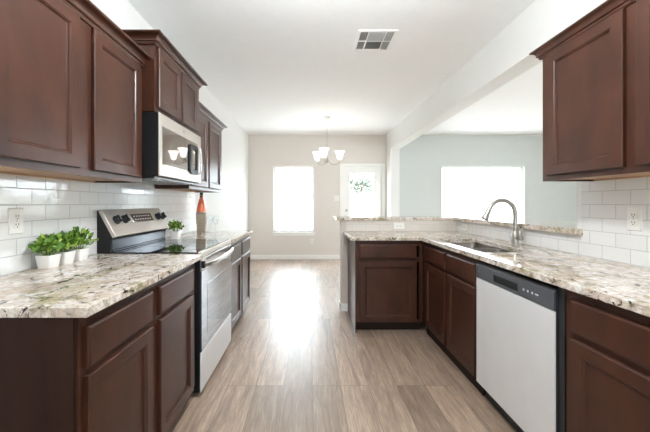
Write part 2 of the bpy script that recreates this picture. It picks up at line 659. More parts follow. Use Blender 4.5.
wall_with_holes('wall_back', XL, XLIV, 0, ZC, YB - .15, YB, [W3, W4], M['paint'])

# right wall: solid beside the camera, beam over the pass-through, stub at the far wall
mb = MB()
slab(mb, [YB, 1.957, 6.48, YF], [0, 2.365, ZC], lambda y, z: not (1.957 < y < 6.48 and z < 2.365), XR, XR2)
for v in mb.bm.verts:
    v.co = (v.co.z, v.co.x, v.co.y)
struct(mb.build('wall_right', M['paint']))
# half walls that carry the raised bar
HB = 1.038
mb = MB()
slab(mb, [.352, XR, XR2], [1.959, 3.575, 3.70], lambda x, y: x > XR or y > 3.575, 0, HB)
struct(mb.build('wall_bar', M['barpaint']))

# tile
struct(MB().box(XL, XL + .007, -.4, 3.66, TOP, 1.372).build('trim_1', M['tile_l']), 'glossy white subway tile backsplash running behind the plants and range', 'backsplash')
mb = MB()
mb.box(XR - .007, XR, -.4, 1.915, TOP, 1.372)
mb.box(XR - .007, XR, 1.915, 3.575, TOP, HB)
struct(mb.build('trim_2', M['tile_r']), 'white subway tile backsplash behind the sink and under the right wall cabinet', 'backsplash')
struct(MB().box(.405, XR - .007, 3.568, 3.575, TOP, HB).build('trim_3', M['tile_b']), 'pale tile strip under the raised bar at the end of the peninsula', 'backsplash')

def baseboard(name, x0, x1, y0, y1):
    mb = MB()
    mb.box(x0, x1, y0, y1, 0, .085, .003)
    if abs(x1 - x0) > abs(y1 - y0):
        s = .004
        mb.box(x0, x1, y0 + s if y0 < YF - 1 or True else y0, y1, .083, .1, .003)
    else:
        mb.box(x0, x1, y0, y1, .083, .1, .003)
    return struct(mb.build(name, M['trim']))
baseboard('baseboard_far', XL, DOOR[0] - .085, YF - .014, YF)
baseboard('baseboard_left', XL, XL + .014, 3.67, YF - .014)
baseboard('baseboard_far_living', XR2, XLIV, YF - .014, YF)
mb = MB()
mb.box(.338, .352, 3.561, 3.714, 0, .085, .003)
mb.box(.338, .425, 3.561, 3.575, 0, .085, .003)
mb.box(.352, XR2, 3.70, 3.714, 0, .085, .003)
struct(mb.build('baseboard_bar', M['trim']))


def window(name, hole, y0, y1, mullions=(), sill=True, face=1):
    x0, x1, z0, z1 = hole
    f = .032
    ym = (y0 + y1) / 2 + .03 * face
    mb = MB()
    mb.box(x0, x0 + f, ym - .03, ym + .03, z0, z1, .004)
    mb.box(x1 - f, x1, ym - .03, ym + .03, z0, z1, .004)
    mb.box(x0 + f, x1 - f, ym - .03, ym + .03, z0, z0 + f, .004)
    mb.box(x0 + f, x1 - f, ym - .03, ym + .03, z1 - f, z1, .004)
    for mx in mullions:
        mb.box(mx - .025, mx + .025, ym - .03, ym + .03, z0 + f, z1 - f, .004)
    w = struct(mb.build(name, M['trim']))
    MB().box(x0 + f * .6, x1 - f * .6, ym - .003, ym + .003, z0 + f * .6, z1 - f * .6).build('window_pane', M['pane'], None, w)
    if sill:
        mb = MB()
        mb.box(x0 - .03, x1 + .03, y0 - .03, ym - .03, z0 - .022, z0, .005)
        mb.box(x0 - .01, x1 + .01, y0 - .012, y0, z0 - .075, z0 - .022, .003)
        mb.build('window_sill', M['trim'], None, w)
    return w
window('window_1', W1, YF, YF + .15)
window('window_2', W2, YF, YF + .15)
window('added_window_3', W3, YB - .15, YB, (.2,), False, -1)  # this and the next are unseen windows added for light
window('added_window_4', W4, YB - .15, YB, (4.1,), False, -1)

# glazed garden door
dx0, dx1, dz = DOOR
gx0, gx1, gz0, gz1 = .858, 1.405, .25, 1.90
mb = MB()
slab(mb, [dx0, gx0, gx1, dx1], [.012, gz0, gz1, dz], lambda x, z: not (gx0 < x < gx1 and gz0 < z < gz1), YF + .02, YF + .064)
for v in mb.bm.verts:
    v.co = (v.co.x, v.co.z, v.co.y)
d1 = struct(mb.build('door_1', M['trim'], bevel=.003))
mb = MB()
for a, b, c, d in ((gx0 - .022, gx0 + .012, gz0 - .022, gz1 + .022), (gx1 - .012, gx1 + .022, gz0 - .022, gz1 + .022),
                   (gx0 + .012, gx1 - .012, gz0 - .022, gz0 + .012), (gx0 + .012, gx1 - .012, gz1 - .012, gz1 + .022)):
    mb.box(a, b, YF + .010, YF + .02, c, d, .003)
mb.build('lite_frame', M['trim'], None, d1)
MB().box(gx0, gx1, YF + .038, YF + .044, gz0, gz1).build('door_pane', M['pane'], None, d1)
mb = MB()
mb.lathe((.796, YF + .02, 1.08), [(.026, 0), (.026, .006), (.018, .010), (.016, .024), (.010, .028)], 20, (0, -1, 0))
mb.box(.791, .801, YF - .025, YF - .006, 1.065, 1.095, .002)
mb.build('deadbolt', M['nickel'], None, d1, True)
mb = MB()
mb.lathe((.796, YF + .02, .93), [(.030, 0), (.030, .006), (.012, .010), (.012, .035), (.024, .045), (.027, .056), (.020, .068), (.006, .071)], 20, (0, -1, 0))
mb.build('door_knob', M['nickel'], None, d1, True)
mb = MB()
cw = .062
mb.box(dx0 - .02 - cw, dx0 - .012, YF - .016, YF, 0, dz + .012 + cw, .004)
mb.box(dx1 + .012, dx1 + .02 + cw, YF - .016, YF, 0, dz + .012 + cw, .004)
mb.box(dx0 - .012, dx1 + .012, YF - .016, YF, dz + .012, dz + .012 + cw, .004)
mb.box(dx0 - .02, dx0 - .003, YF, YF + .15, 0, dz + .02)
mb.box(dx1 + .003, dx1 + .02, YF, YF + .15, 0, dz + .02)
mb.box(dx0 - .02, dx1 + .02, YF, YF + .15, dz + .004, dz + .02)
mb.build('door_casing', M['trim'], None, d1)

# outside
struct(MB().box(-30, 36, YF + .15, 40, -.25, -.13).build('ground_outside', M['concrete']))
struct(MB().box(-30, 36, -30, YB - .15, -.25, -.13).build('ground_rear', M['concrete']))
fence = thing('garden_fence', 'pale board fence in the yard behind the glazed door', 'fence', (1.5, 10.0, -.13))
mb = MB()
for i in range(100):
    x = -6 + i * .15
    mb.box(x + .003, x + .147, 10.0, 10.02, -.13, 1.56, .003)
mb.build('fence_boards', M['fence'], fence)
mb = MB()
for z in (.15, 1.2):
    mb.box(-6, 9, 10.02, 10.06, z, z + .09)
mb.build('fence_rail', M['fence'], fence)


def leaf_cloud(mb, pts, size, rnd, flat=.5):
    for p, d in pts:
        d = Vector(d).normalized()
        s = d.cross(Vector((rnd.uniform(-1, 1), rnd.uniform(-1, 1), rnd.uniform(-1, 1)))).normalized()
        n = d.cross(s)
        L = size * rnd.uniform(.7, 1.25)
        w = L * rnd.uniform(.26, .36)
        p = Vector(p)
        q = [p, p + d * L * .35 + s * w + n * w * .25, p + d * L * .72 + s * w * .75 + n * w * .05, p + d * L - n * L * .12,
             p + d * L * .72 - s * w * .75 + n * w * .05, p + d * L * .35 - s * w + n * w * .25, p + d * L * .4, p + d * L * .75 - n * w * .1]
        v = [mb.bm.verts.new(c) for c in q]
        for f in ((0, 1, 6), (0, 6, 5), (1, 2, 7, 6), (6, 7, 4, 5), (2, 3, 7), (7, 3, 4)):
            mb.bm.faces.new([v[i] for i in f])


rt = random.Random(3)
tr = thing('garden_tree', 'green garden tree showing through the top of the glazed door', 'tree', (1.95, 12.0, -.13))
mb = MB()
mb.tube([(1.95, 12, -.13), (1.97, 12.02, .6), (1.93, 11.98, 1.3), (1.97, 12, 1.9)], [.07, .06, .05, .03])
for k in range(6):
    a = k * 1.05
    mb.tube([(1.95, 12, 1.2 + .1 * k), (1.95 + .25 * math.cos(a), 12 + .25 * math.sin(a), 1.5 + .1 * k), (1.95 + .45 * math.cos(a), 12 + .4 * math.sin(a), 1.75 + .1 * k)], [.03, .02, .01], 8)
mb.build('trunk', M['bark'], tr)
mb = MB()
pts = []
for k in range(1300):
    c = Vector((rt.uniform(-.62, .62), rt.gauss(0, .25), rt.gauss(0, .24)))
    c = Vector((c.x, c.y, max(-.42, min(.55, c.z))))
    pts.append((Vector((1.95, 12, 1.98)) + c, (rt.uniform(-1, 1), rt.uniform(-1, 1), rt.uniform(-.7, .6))))
leaf_cloud(mb, pts, .11, rt)
mb.build('crown', M['leaf_out'], tr)


# ------------------------------------------------------------------ cabinets
def base_cabinet(name_label, kind, plane, depth_to, u0, u1, splits, near_end=False, far_end=False, drawer=True, end_mat='wood', toe=.07, stile=.035, name='base_cabinet', end_lo=True, filler=None):
    """plane: face-frame plane; depth_to: back plane; splits: list of (u0,u1) door bays"""
    F = facing(kind, plane)
    S = facing(kind, 0)
    ctr = F((u0 + u1) / 2, 0, -.3)
    t = thing(name, name_label, 'cabinet', (ctr.x, ctr.y, 0))
    dep = abs(depth_to - plane)

    def bx(mb, a, b, z0, z1, d0, d1, bev=0):
        p, q = F(a, z0, d0), F(b, z1, d1)
        mb.box(p.x, q.x, p.y, q.y, z0, z1, bev)
    # carcass
    mb = MB()
    e = .004
    bx(mb, u0 + e, u0 + e + .016, .10, SLAB - .002, -dep + .002, -.019)
    bx(mb, u1 - e - .016, u1 - e, .10, SLAB - .002, -dep + .002, -.019)
    bx(mb, u0 + e + .016, u1 - e - .016, .10, .118, -dep + .018, -.019)
    bx(mb, u0 + e + .016, u1 - e - .016, .10, SLAB - .002, -dep + .002, -dep + .018)
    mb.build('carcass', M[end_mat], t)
    # toe kick
    mb = MB()
    bx(mb, u0 + .004, u1 - .004, 0, .0995, -dep + .01, -toe)
    mb.build('toe_kick', M['toe'], t)
    # face frame
    mb = MB()
    bx(mb, u0, u0 + stile, .10, SLAB - .001, -.019, 0, .0015)
    bx(mb, u1 - stile, u1, .10, SLAB - .001, -.019, 0, .0015)
    bx(mb, u0 + stile, u1 - stile, .825, SLAB - .001, -.019, 0)
    bx(mb, u0 + stile, u1 - stile, .10, .125, -.019, 0)
    bx(mb, u0 + stile, u1 - stile, .672, .718, -.019, 0)
    for (a, b), (c, d) in zip(splits, splits[1:]):
        bx(mb, b - .012, c + .012, .125, .825, -.0185, .0005)
    if filler:
        bx(mb, filler[0], filler[1], .10, SLAB - .001, -.019, 0)
    mb.build('face_frame', M['wood'], t)
    for a, b in splits:
        drawer_front(F, a, b, .708, .841, t)
        door_panel(F, a, b, .106, .683, 'door', t)
    return t, F


LF, RF = -.72, 1.075
nearL, FL = base_cabinet('dark cherry base cabinet between its bare end panel and the range', '+x', LF, XL, .965, 1.940, [(.987, 1.396), (1.462, 1.878)], end_mat='wood_end_shaded')
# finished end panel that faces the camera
MB().box(XL + .002, LF, .958, .966, 0.0, SLAB - .001).build('end_panel', M['wood_end_shaded'], nearL)
MB().box(LF - .09, LF - .004, .9535, .958, .0, SLAB - .004, .001).build('scribe_strip', M['wood_end_shaded'], nearL)
base_cabinet('dark cherry base cabinet beyond the range, under the wine glasses', '+x', LF, XL, 2.732, 3.66, [(2.755, 3.170), (3.210, 3.635)])
base_cabinet('dark cherry sink base cabinet between the inside corner and the dishwasher', '-x', RF, XR, 1.992, 2.965, [(2.012, 2.425), (2.462, 2.885)], toe=.03, name='sink_base_cabinet')
base_cabinet('dark cherry base cabinet to the right of the dishwasher, nearest the camera', '-x', RF, XR, .38, 1.312, [(.42, .840), (.880, 1.272)], toe=.03)
pen, FP = base_cabinet('dark cherry peninsula cabinet with one drawer over one door, facing the camera', '-y', 2.972, 3.575, .433, 1.07, [(.462, 1.008)], toe=.075, name='peninsula_cabinet', end_mat='wood')
MB().box(.426, .433, 2.972, 3.574, 0.0, SLAB - .001).build('end_panel', M['wood'], pen)


def wall_cabinet(label, kind, plane, depth_to, u0, u1, z0, z1, splits, dz0, dz1, crown_path, crown_side, crown_z, out=.065, name='wall_cabinet'):
    F = facing(kind, plane)
    ctr = F((u0 + u1) / 2, 0, -.15)
    t = thing(name, label, 'cabinet', (ctr.x, ctr.y, z0))
    dep = abs(depth_to - plane)

    def bx(mb, a, b, za, zb, d0, d1, bev=0):
        p, q = F(a, za, d0), F(b, zb, d1)
        mb.box(p.x, q.x, p.y, q.y, za, zb, bev)
    mb = MB()
    bx(mb, u0 + .001, u0 + .016, z0, z1, -dep + .001, -.019)
    bx(mb, u1 - .016, u1 - .001, z0, z1, -dep + .001, -.019)
    bx(mb, u0 + .016, u1 - .016, z0 + .02, z1, -dep + .001, -.025)
    mb.build('carcass', M['wood'], t)
    mb = MB()
    bx(mb, u0 + .016, u1 - .016, z0 + .010, z0 + .0195, -dep + .001, -.019)
    for k in range(3):
        c = u0 + (u1 - u0) * (k + .5) / 3
        bx(mb, c - .03, c + .03, z0 + .003, z0 + .010, -.055, -.02)
    bx(mb, u0 + .016, u1 - .016, z0 + .001, z0 + .010, -dep + .001, -dep + .02)
    mb.build('bottom_panel', M['wood_raw'], t)
    mb = MB()
    st = .035
    bx(mb, u0, u0 + st, z0, z1, -.019, 0, .0015)
    bx(mb, u1 - st, u1, z0, z1, -.019, 0, .0015)
    bx(mb, u0 + st, u1 - st, z0, z0 + .04, -.019, 0)
    bx(mb, u0 + st, u1 - st, z1 - .065, z1, -.019, 0)
    for (a, b), (c, d) in zip(splits, splits[1:]):
        bx(mb, b - .012, c + .012, z0 + .04, z1 - .065, -.0185, .0005)
    mb.build('face_frame', M['wood'], t)
    for a, b in splits:
        door_panel(F, a, b, dz0, dz1, 'door', t)
    mb = MB()
    sweep(mb, crown_path, crown_profile(*crown_z, out), crown_side)
    mb.build('crown_moulding', M['wood'], t)
    return t


UL, UM, UR = -1.055, -.979, 1.365
wall_cabinet('dark cherry two-door wall cabinet over the three potted plants', '+x', UL, XL, .93, 1.955, 1.36, 2.125, [(1.015, 1.407), (1.498, 1.905)], 1.390, 2.074,
             [(UL, .93), (UL, 1.955)], 1, (2.078, 2.142))
wall_cabinet('raised dark cherry wall cabinet with two short doors over the microwave', '+x', UM, XL, 1.957, 2.708, 1.81, 2.262, [(1.985, 2.322), (2.348, 2.684)], 1.842, 2.222,
             [(XL + .001, 1.957), (UM, 1.957), (UM, 2.708), (XL + .001, 2.708)], 1, (2.226, 2.286))
wall_cabinet('dark cherry wall cabinet at the far end, above the orange bottle', '+x', UL, XL, 2.712, 3.66, 1.36, 2.125, [(2.74, 3.165), (3.205, 3.635)], 1.390, 2.074,
             [(UL, 2.712), (UL, 3.66), (XL + .001, 3.66)], 1, (2.078, 2.142))
wall_cabinet('dark cherry wall cabinet on the right wall above the dishwasher', '-x', UR, XR, .86, 1.835, 1.36, 2.125, [(.875, 1.293), (1.347, 1.782)], 1.388, 2.074,
             [(UR, .86), (UR, 1.835), (XR - .001, 1.835)], -1, (2.078, 2.134), .047)

# ------------------------------------------------------------------ worktops
mb = MB()
slab(mb, [XL + .0075, -.68], [.948, 1.968], lambda x, y: True, SLAB, TOP)
tag(mb.build('granite_countertop', M['granite'], bevel=.003), 'speckled granite countertop under the three small potted plants', 'countertop')
mb = MB()
slab(mb, [XL + .0075, -.68], [2.728, 3.685], lambda x, y: True, SLAB, TOP)
tag(mb.build('granite_countertop', M['granite'], bevel=.003), 'granite countertop beyond the range carrying the orange bottle', 'countertop')
SX0, SX1, SY0, SY1 = 1.125, 1.465, 2.03, 2.78
mb = MB()
slab(mb, [.375, 1.035, SX0, SX1, XR - .0075], [.36, SY0, SY1, 2.93, 3.567],
     lambda x, y: (x > 1.035 or y > 2.93) and not (SX0 < x < SX1 and SY0 < y < SY1), SLAB, TOP)
tag(mb.build('granite_countertop', M['granite'], bevel=.003), 'L-shaped granite countertop with the sink set into it', 'countertop')
mb = MB()
slab(mb, [.292, 1.628, XR - .004, 2.06], [1.905, 1.955, 3.548, 3.93],
     lambda x, y: (y > 3.548) or (x > XR and y > 1.955) or (1.628 < x < XR), HB, HB + .037)
tag(mb.build('granite_bar_top', M['granite'], bevel=.003), 'raised granite bar ledge running behind the sink and peninsula', 'bar top')

# ------------------------------------------------------------------ range
RY0, RY1 = 1.975, 2.722
rg = thing('range', 'stainless electric range with black glass cooktop between the left counters', 'stove', (-1.02, (RY0 + RY1) / 2, 0))
mb = MB()
mb.box(XL + .01, -.7000, RY0, RY1, .03, .905, .003)
for y in (RY0 + .05, RY1 - .05):
    for x in (-1.28, -.80):
        mb.cyl((x, y, 0), (x, y, .035), .018)
mb.build('body', M['black'], rg)
MB().box(-1.275, -.712, RY0 - .002, RY1 + .002, .905, .9215, .003).build('cooktop', M['black_glass'], rg)
for cx, cy, r in ((-.86, 2.16, .105), (-.86, 2.53, .085), (-1.12, 2.16, .08), (-1.12, 2.53, .105)):
    mb = MB()
    mb.lathe((cx, cy, .9216), [(r, 0), (r + .0025, 0), (r + .0025, .0004), (r, .0004)], 40, close=(False, False))
    mb.build('burner_ring', M['ring'], rg)
MB().box(-.712, -.690, RY0 - .002, RY1 + .002, .884, .9215, .006).build('front_trim', M['steel_light'], rg)
# back guard: black ends, slanted steel control panel, steel strip below
outl = [(XL + .008, .9), (XL + .008, 1.186), (-1.326, 1.186), (-1.236, 1.018), (-1.268, 1.000), (-1.268, .9)]
mb = MB()
mb.prism(outl, RY0 - .001, RY0 + .012, 'y', .002)
mb.prism(outl, RY1 - .012, RY1 + .001, 'y', .002)
mb.prism([(x - .006 if x > -1.33 else x, z) for x, z in outl], RY0 + .012, RY1 - .012, 'y')
mb.build('back_guard', M['black'], rg)
sl = Vector((-1.236 + 1.326, 0, 1.018 - 1.186)).normalized()     # down the slanted face
no = Vector((-sl.z, 0, sl.x))                                     # out of the face
no = no if no.x > 0 else -no
topv = Vector((-1.326, 0, 1.186))
LEN = .1906
def G(y, s, d):                                                   # point on the control face: s down the slope, d outwards
    return topv + sl * s + no * d + Vector((0, y, 0))
mb = MB()
def gplate(mb, ya, yb, sa, sb, d0, d1, ch=.002):
    rings = []
    for ins, d in ((0, d0), (0, d1 - ch), (ch, d1)):
        rings.append([G(ya + ins, sa + ins, d), G(yb - ins, sa + ins, d), G(yb - ins, sb - ins, d), G(ya + ins, sb - ins, d)])
    mb.loops(rings)
gplate(mb, RY0 - .003, RY1 + .003, -.002, LEN, -.016, .006)
mb.box(XL + .02, -1.322, RY0 + .004, RY1 - .004, 1.184, 1.191, .002)
mb.build('control_panel', M['steel_light'], rg)
mb = MB()
mb.box(-1.276, -1.262, RY0 + .012, RY1 - .012, .934, .998, .003)
mb.box(-1.276, -1.256, RY0 + .012, RY1 - .012, .923, .932, .002)
mb.build('guard_strip', M['strip'], rg)
mb = MB()
gplate(mb, 2.245, 2.53, .040, .108, .004, .0075)
disp = mb.build('display', M['screen'], rg)
mb = MB()
for r in range(2):
    for k in range(7):
        y = 2.275 + k * .034
        gplate(mb, y, y + .018, .056 + r * .026, .063 + r * .026, .007, .0082, .0004)
mb.build('touch_key_marks', M['print_grey'], rg, disp)
for y in (2.060, 2.150, 2.610, 2.690):
    mb = MB()
    c = G(y, .078, .006)
    mb.lathe(c, [(.030, 0), (.030, .008), (.024, .012), (.021, .026), (.017, .029)], 24, no)
    k = mb.build('knob', M['black'], rg, None, True)
    mb = MB()
    a, b = G(y - .006, .055, .030), G(y + .006, .10, .030)
    mb.loops([[G(y - .007, .053, .024), G(y + .007, .053, .024), G(y + .007, .103, .024), G(y - .007, .103, .024)],
              [G(y - .006, .054, .042), G(y + .006, .054, .042), G(y + .006, .102, .042), G(y - .006, .102, .042)]])
    mb.build('grip', M['black'], rg, k)
    mb = MB()
    mb.loops([[G(y - .002, .056, .0415), G(y + .002, .056, .0415), G(y + .002, .085, .0415), G(y - .002, .085, .0415)],
              [G(y - .002, .056, .0428), G(y + .002, .056, .0428), G(y + .002, .085, .0428), G(y - .002, .085, .0428)]])
    mb.build('pointer', M['print_grey'], rg, k)
# oven door
FO = facing('+x', -.724)
mb = MB()
mb.face_loops(FO, RY0 + .002, RY1 - .002, .288, .800, [(0, .0245), (0, .032), (.002, .034)])
od = mb.build('oven_door', M['oven_glass'], rg)
mb = MB()
mb.face_loops(FO, RY0 + .002, RY1 - .002, .8005, .880, [(0, .0245), (0, .031), (.003, .034)])
mb.build('door_top_rail', M['steel'], rg, od)
mb = MB()
for k in range(18):
    y = RY0 + .09 + k * .033
    mb.box(-.692, -.6885, y, y + .02, .864, .870)
mb.build('vent_slots', M['black_matte'], rg, od)
mb = MB()
mb.face_loops(FO, RY0 + .11, RY1 - .11, .36, .70, [(0, .033), (0, .0345), (.002, .0350)])
mb.build('window', M['oven_glass'], rg, od)
mb = MB()
hp = []
for k in range(15):
    s = k / 14
    hp.append((-.683 + .048 * math.sin(PI * s) ** .6, RY0 + .012 + s * (RY1 - RY0 - .024), .842))
rings = []
for x, y, z in hp:
    rings.append([(x + .010 * math.cos(a), y, z + .019 * math.sin(a)) for a in [2 * PI * i / 12 for i in range(12)]])
mb.loops(rings)
mb.build('handle', M['steel'], rg, od, True)
for y in (RY0 + .001, RY1 - .020):
    MB().box(-.692, -.668, y, y + .019, .820, .864, .004).build('handle_end', M['black'], rg, od)
mb = MB()
mb.face_loops(FO, RY0 + .002, RY1 - .002, .035, .280, [(0, .0245), (0, .030), (.004, .034), (.02, .034)])
mb.build('storage_drawer', M['steel_v'], rg)

# ------------------------------------------------------------------ microwave
mw = thing('microwave', 'stainless over-the-range microwave hung under the raised wall cabinet', 'microwave', (-1.15, 2.332, 1.405))
MY0, MY1, MZ0, MZ1 = 1.962, 2.704, 1.405, 1.806
MB().box(XL + .009, -.9575, MY0, MY1, MZ0, MZ1, .003).build('body', M['black'], mw)
FM = facing('+x', -.985)
mb = MB()
wy0, wy1, wz0, wz1 = 2.000, 2.630, 1.480, 1.728
mb.face_loops(FM, MY0, MY1, MZ0 + .002, MZ1, [(0, .028), (0, .0325), (.003, .035)])
md = mb.build('door', M['steel_light'], mw)
mb = MB()
mb.face_loops(FM, wy0, wy1, wz0, wz1, [(0, .034), (0, .0355), (.003, .036)])
mb.build('window', M['mirror_glass'], mw, md)
mb = MB()
R = []
for i in range(15):                                     # black loop handle beside the window
    R.append(i)
def rrect(y0, y1, z0, z1, r, n=5):
    out = []
    for cy, cz, a0 in ((y1 - r, z1 - r, 0), (y0 + r, z1 - r, PI / 2), (y0 + r, z0 + r, PI), (y1 - r, z0 + r, 1.5 * PI)):
        for k in range(n + 1):
            a = a0 + k / n * PI / 2
            out.append((cy + r * math.cos(a), cz + r * math.sin(a)))
    return out
o1, o2 = rrect(2.440, 2.606, 1.466, 1.700, .03), rrect(2.472, 2.574, 1.502, 1.664, .016)
def X(p, x):
    return [(x, y, z) for y, z in p]
mb.loops([X(o2, -.950), X(o1, -.950), X(o1, -.936), X(o2, -.936), X(o2, -.950)], False, False)
mb.build('control_frame', M['black'], mw, md)
MB().loops([X(o2, -.9495), X(o2, -.9440)]).build('control_glass', M['mirror_glass'], mw, md)
mb = MB()
hp = [(-.949, 2.640, 1.475), (-.932, 2.640, 1.487), (-.926, 2.640, 1.53), (-.924, 2.640, 1.59), (-.926, 2.640, 1.65), (-.932, 2.640, 1.695), (-.949, 2.640, 1.707)]
mb.tube(hp, .007, 10)
mb.build('handle', M['steel'], mw, md, True)
mb = MB()
mb.lathe((-.950, 2.335, 1.767), [(.014, 0), (.014, .002), (.012, .003)], 24, (1, 0, 0))
em = mb.build('emblem', M['print_grey'], mw, md)
mb = MB()
mb.lathe((-.947, 2.335, 1.767), [(.0090, 0), (.0135, 0), (.0135, .0006), (.0090, .0006)], 24, (1, 0, 0), (False, False))
mb.tube([(-.9466, 2.329, 1.763), (-.9466, 2.333, 1.771), (-.9466, 2.337, 1.765), (-.9466, 2.341, 1.770)], .0009, 6)
em_mono = mb.build('emblem_ring', M['steel_dark'], mw, md)
mb = MB()
mb.box(-1.31, -1.00, MY0 + .04, MY1 - .04, MZ0 - .012, MZ0)
for k in range(9):
    y = MY0 + .09 + k * .065
    mb.box(-1.27, -1.08, y, y + .04, MZ0 - .018, MZ0 - .012, .001)
mb.build('underside_vent', M['steel_dark'], mw)
for y in (2.10, 2.56):
    MB().box(-1.05, -1.01, y - .03, y + .03, MZ0 - .017, MZ0 - .012, .002).build('cooktop_light_lens', M['plate'], mw)

# ------------------------------------------------------------------ dishwasher
DW0, DW1 = 1.345, 1.985
dw = thing('dishwasher', 'stainless dishwasher with charcoal control strip between the right base cabinets', 'dishwasher', (1.35, (DW0 + DW1) / 2, 0))
mb = MB()
mb.box(1.061, XR - .02, DW0 + .002, DW1 - .002, .105, .860)
mb.box(1.12, XR - .02, DW0 + .002, DW1 - .002, .0, .104)
mb.box(1.070, 1.10, 1.314, 1.344, .10, .876)
mb.build('tub', M['black_matte'], dw)
FD = facing('-x', 1.10)
mb = MB()
mb.face_loops(FD, DW0 + .003, DW1 - .003, .105, .762, [(0, .0395), (0, .045), (.002, .047), (.012, .047)])
ddoor = mb.build('door', M['steel_v'], dw)
# control strip with a rounded top and a pocket handle
py0, py1, pz0, pz1 = 1.585, 1.80, .780, .822
mb = MB()
slab(mb, [DW0 + .003, py0, py1, DW1 - .003], [.766, pz0, pz1, .843], lambda y, z: not (py0 < y < py1 and pz0 < z < pz1), 1.052, 1.0608)
for v in mb.bm.verts:
    v.co = (v.co.z, v.co.x, v.co.y)
mb.prism([(1.052, .843), (1.058, .851), (1.066, .854), (1.0608, .854), (1.0608, .843)], DW0 + .003, DW1 - .003, 'y')
cs = mb.build('control_strip', M['charcoal'], dw)
MB().box(1.0590, 1.0606, py0, py1, pz0, pz1).build('handle_pocket', M['black'], dw, cs)
mb = MB()
mb.lathe((1.052, 1.945, .812), [(.013, 0), (.013, .0012), (.011, .0016)], 20, (-1, 0, 0))
mb.build('emblem', M['steel_dark'], dw, cs)
mb = MB()
for k, y in enumerate((1.54, 1.51, 1.48)):
    mb.lathe((1.052, y, .806), [(.006, 0), (.006, .001)], 12, (-1, 0, 0))
mb.box(1.0508, 1.052, 1.44, 1.462, .803, .809)
mb.build('button', M['print_grey'], dw, cs)
MB().box(1.115, 1.13, DW0 + .003, DW1 - .003, 0, .104).build('toe_panel', M['black_matte'], dw)

# ------------------------------------------------------------------ sink and faucet
sk = thing('kitchen_sink', 'double-bowl stainless sink set into the right countertop', 'sink', ((SX0 + SX1) / 2, (SY0 + SY1) / 2, .68))
def rr(x0, x1, y0, y1, r, z, n=5):
    return [(x, y, z) for x, y in rrect(x0, x1, y0, y1, r, n)]
ZS = SLAB - .001
for (a, b, dep) in ((2.435, SY1 - .006, .19), (SY0 + .006, 2.395, .20)):
    mb = MB()
    x0, x1 = SX0 + .006, SX1 - .006
    z0 = ZS - dep
    mb.loops([rr(x0 - .012, x1 + .012, a - .012, b + .012, .045, ZS), rr(x0 - .012, x1 + .012, a - .012, b + .012, .045, ZS - .003),
              rr(x0 - .004, x1 + .004, a - .004, b + .004, .045, ZS - .02),
              rr(x0 + .004, x1 - .004, a + .004, b - .004, .05, z0 - .004), ], False, True)
    mb.loops([rr(x0 - .012, x1 + .012, a - .012, b + .012, .045, ZS), rr(x0, x1, a, b, .04, ZS), rr(x0 + .006, x1 - .006, a + .006, b - .006, .045, z0 + .035),
              rr(x0 + .03, x1 - .03, a + .03, b - .03, .04, z0 + .006), rr(x0 + .12, x1 - .12, a + .12, b - .12, .03, z0)], False, True)
    bowl = mb.build('bowl', M['sink_steel'], sk, None, True)
    mb = MB()
    mb.lathe(((x0 + x1) / 2, (a + b) / 2, z0 + .0005), [(.042, 0), (.042, .003), (.034, .003), (.030, .001), (.004, .001)], 24)
    mb.build('drain', M['nickel'], sk, bowl, True)

fc = thing('kitchen_faucet', 'brushed nickel gooseneck faucet standing behind the sink', 'faucet', (1.53, 2.33, TOP))
fx, fy = 1.53, 2.33
mb = MB()
mb.lathe((fx, fy, TOP), [(.032, 0), (.032, .006), (.027, .010), (.025, .012), (.025, .105), (.020, .112)], 24)
mb.build('base', M['nickel'], fc, None, True)
mb = MB()
pts = [(fx, fy, TOP + .10), (fx, fy, 1.155)]
Rr = .100
for k in range(1, 13):
    a = k / 12 * math.radians(162)
    pts.append((fx - Rr + Rr * math.cos(a), fy, 1.155 + Rr * math.sin(a)))
mb.tube(pts, .0160, 14)
mb.build('spout', M['nickel'], fc, None, True)
p = Vector(pts[-1])
dv = (Vector(pts[-1]) - Vector(pts[-2])).normalized()
mb = MB()
mb.lathe(p - dv * .004, [(.0175, 0), (.019, .006), (.020, .04), (.025, .068), (.026, .082), (.021, .086)], 20, dv)
mb.build('spray_head', M['nickel'], fc, None, True)
mb = MB()
mb.cyl((fx, fy, TOP + .062), (fx + .014, fy - .052, TOP + .064), .019, 18, .004)
hd = mb.build('handle', M['nickel'], fc, None, True)
mb = MB()
mb.tube([(fx + .012, fy - .046, TOP + .075), (fx + .014, fy - .052, TOP + .11), (fx + .019, fy - .060, TOP + .15)], [.006, .005, .0055], 10)
mb.build('lever', M['nickel'], fc, hd, True)


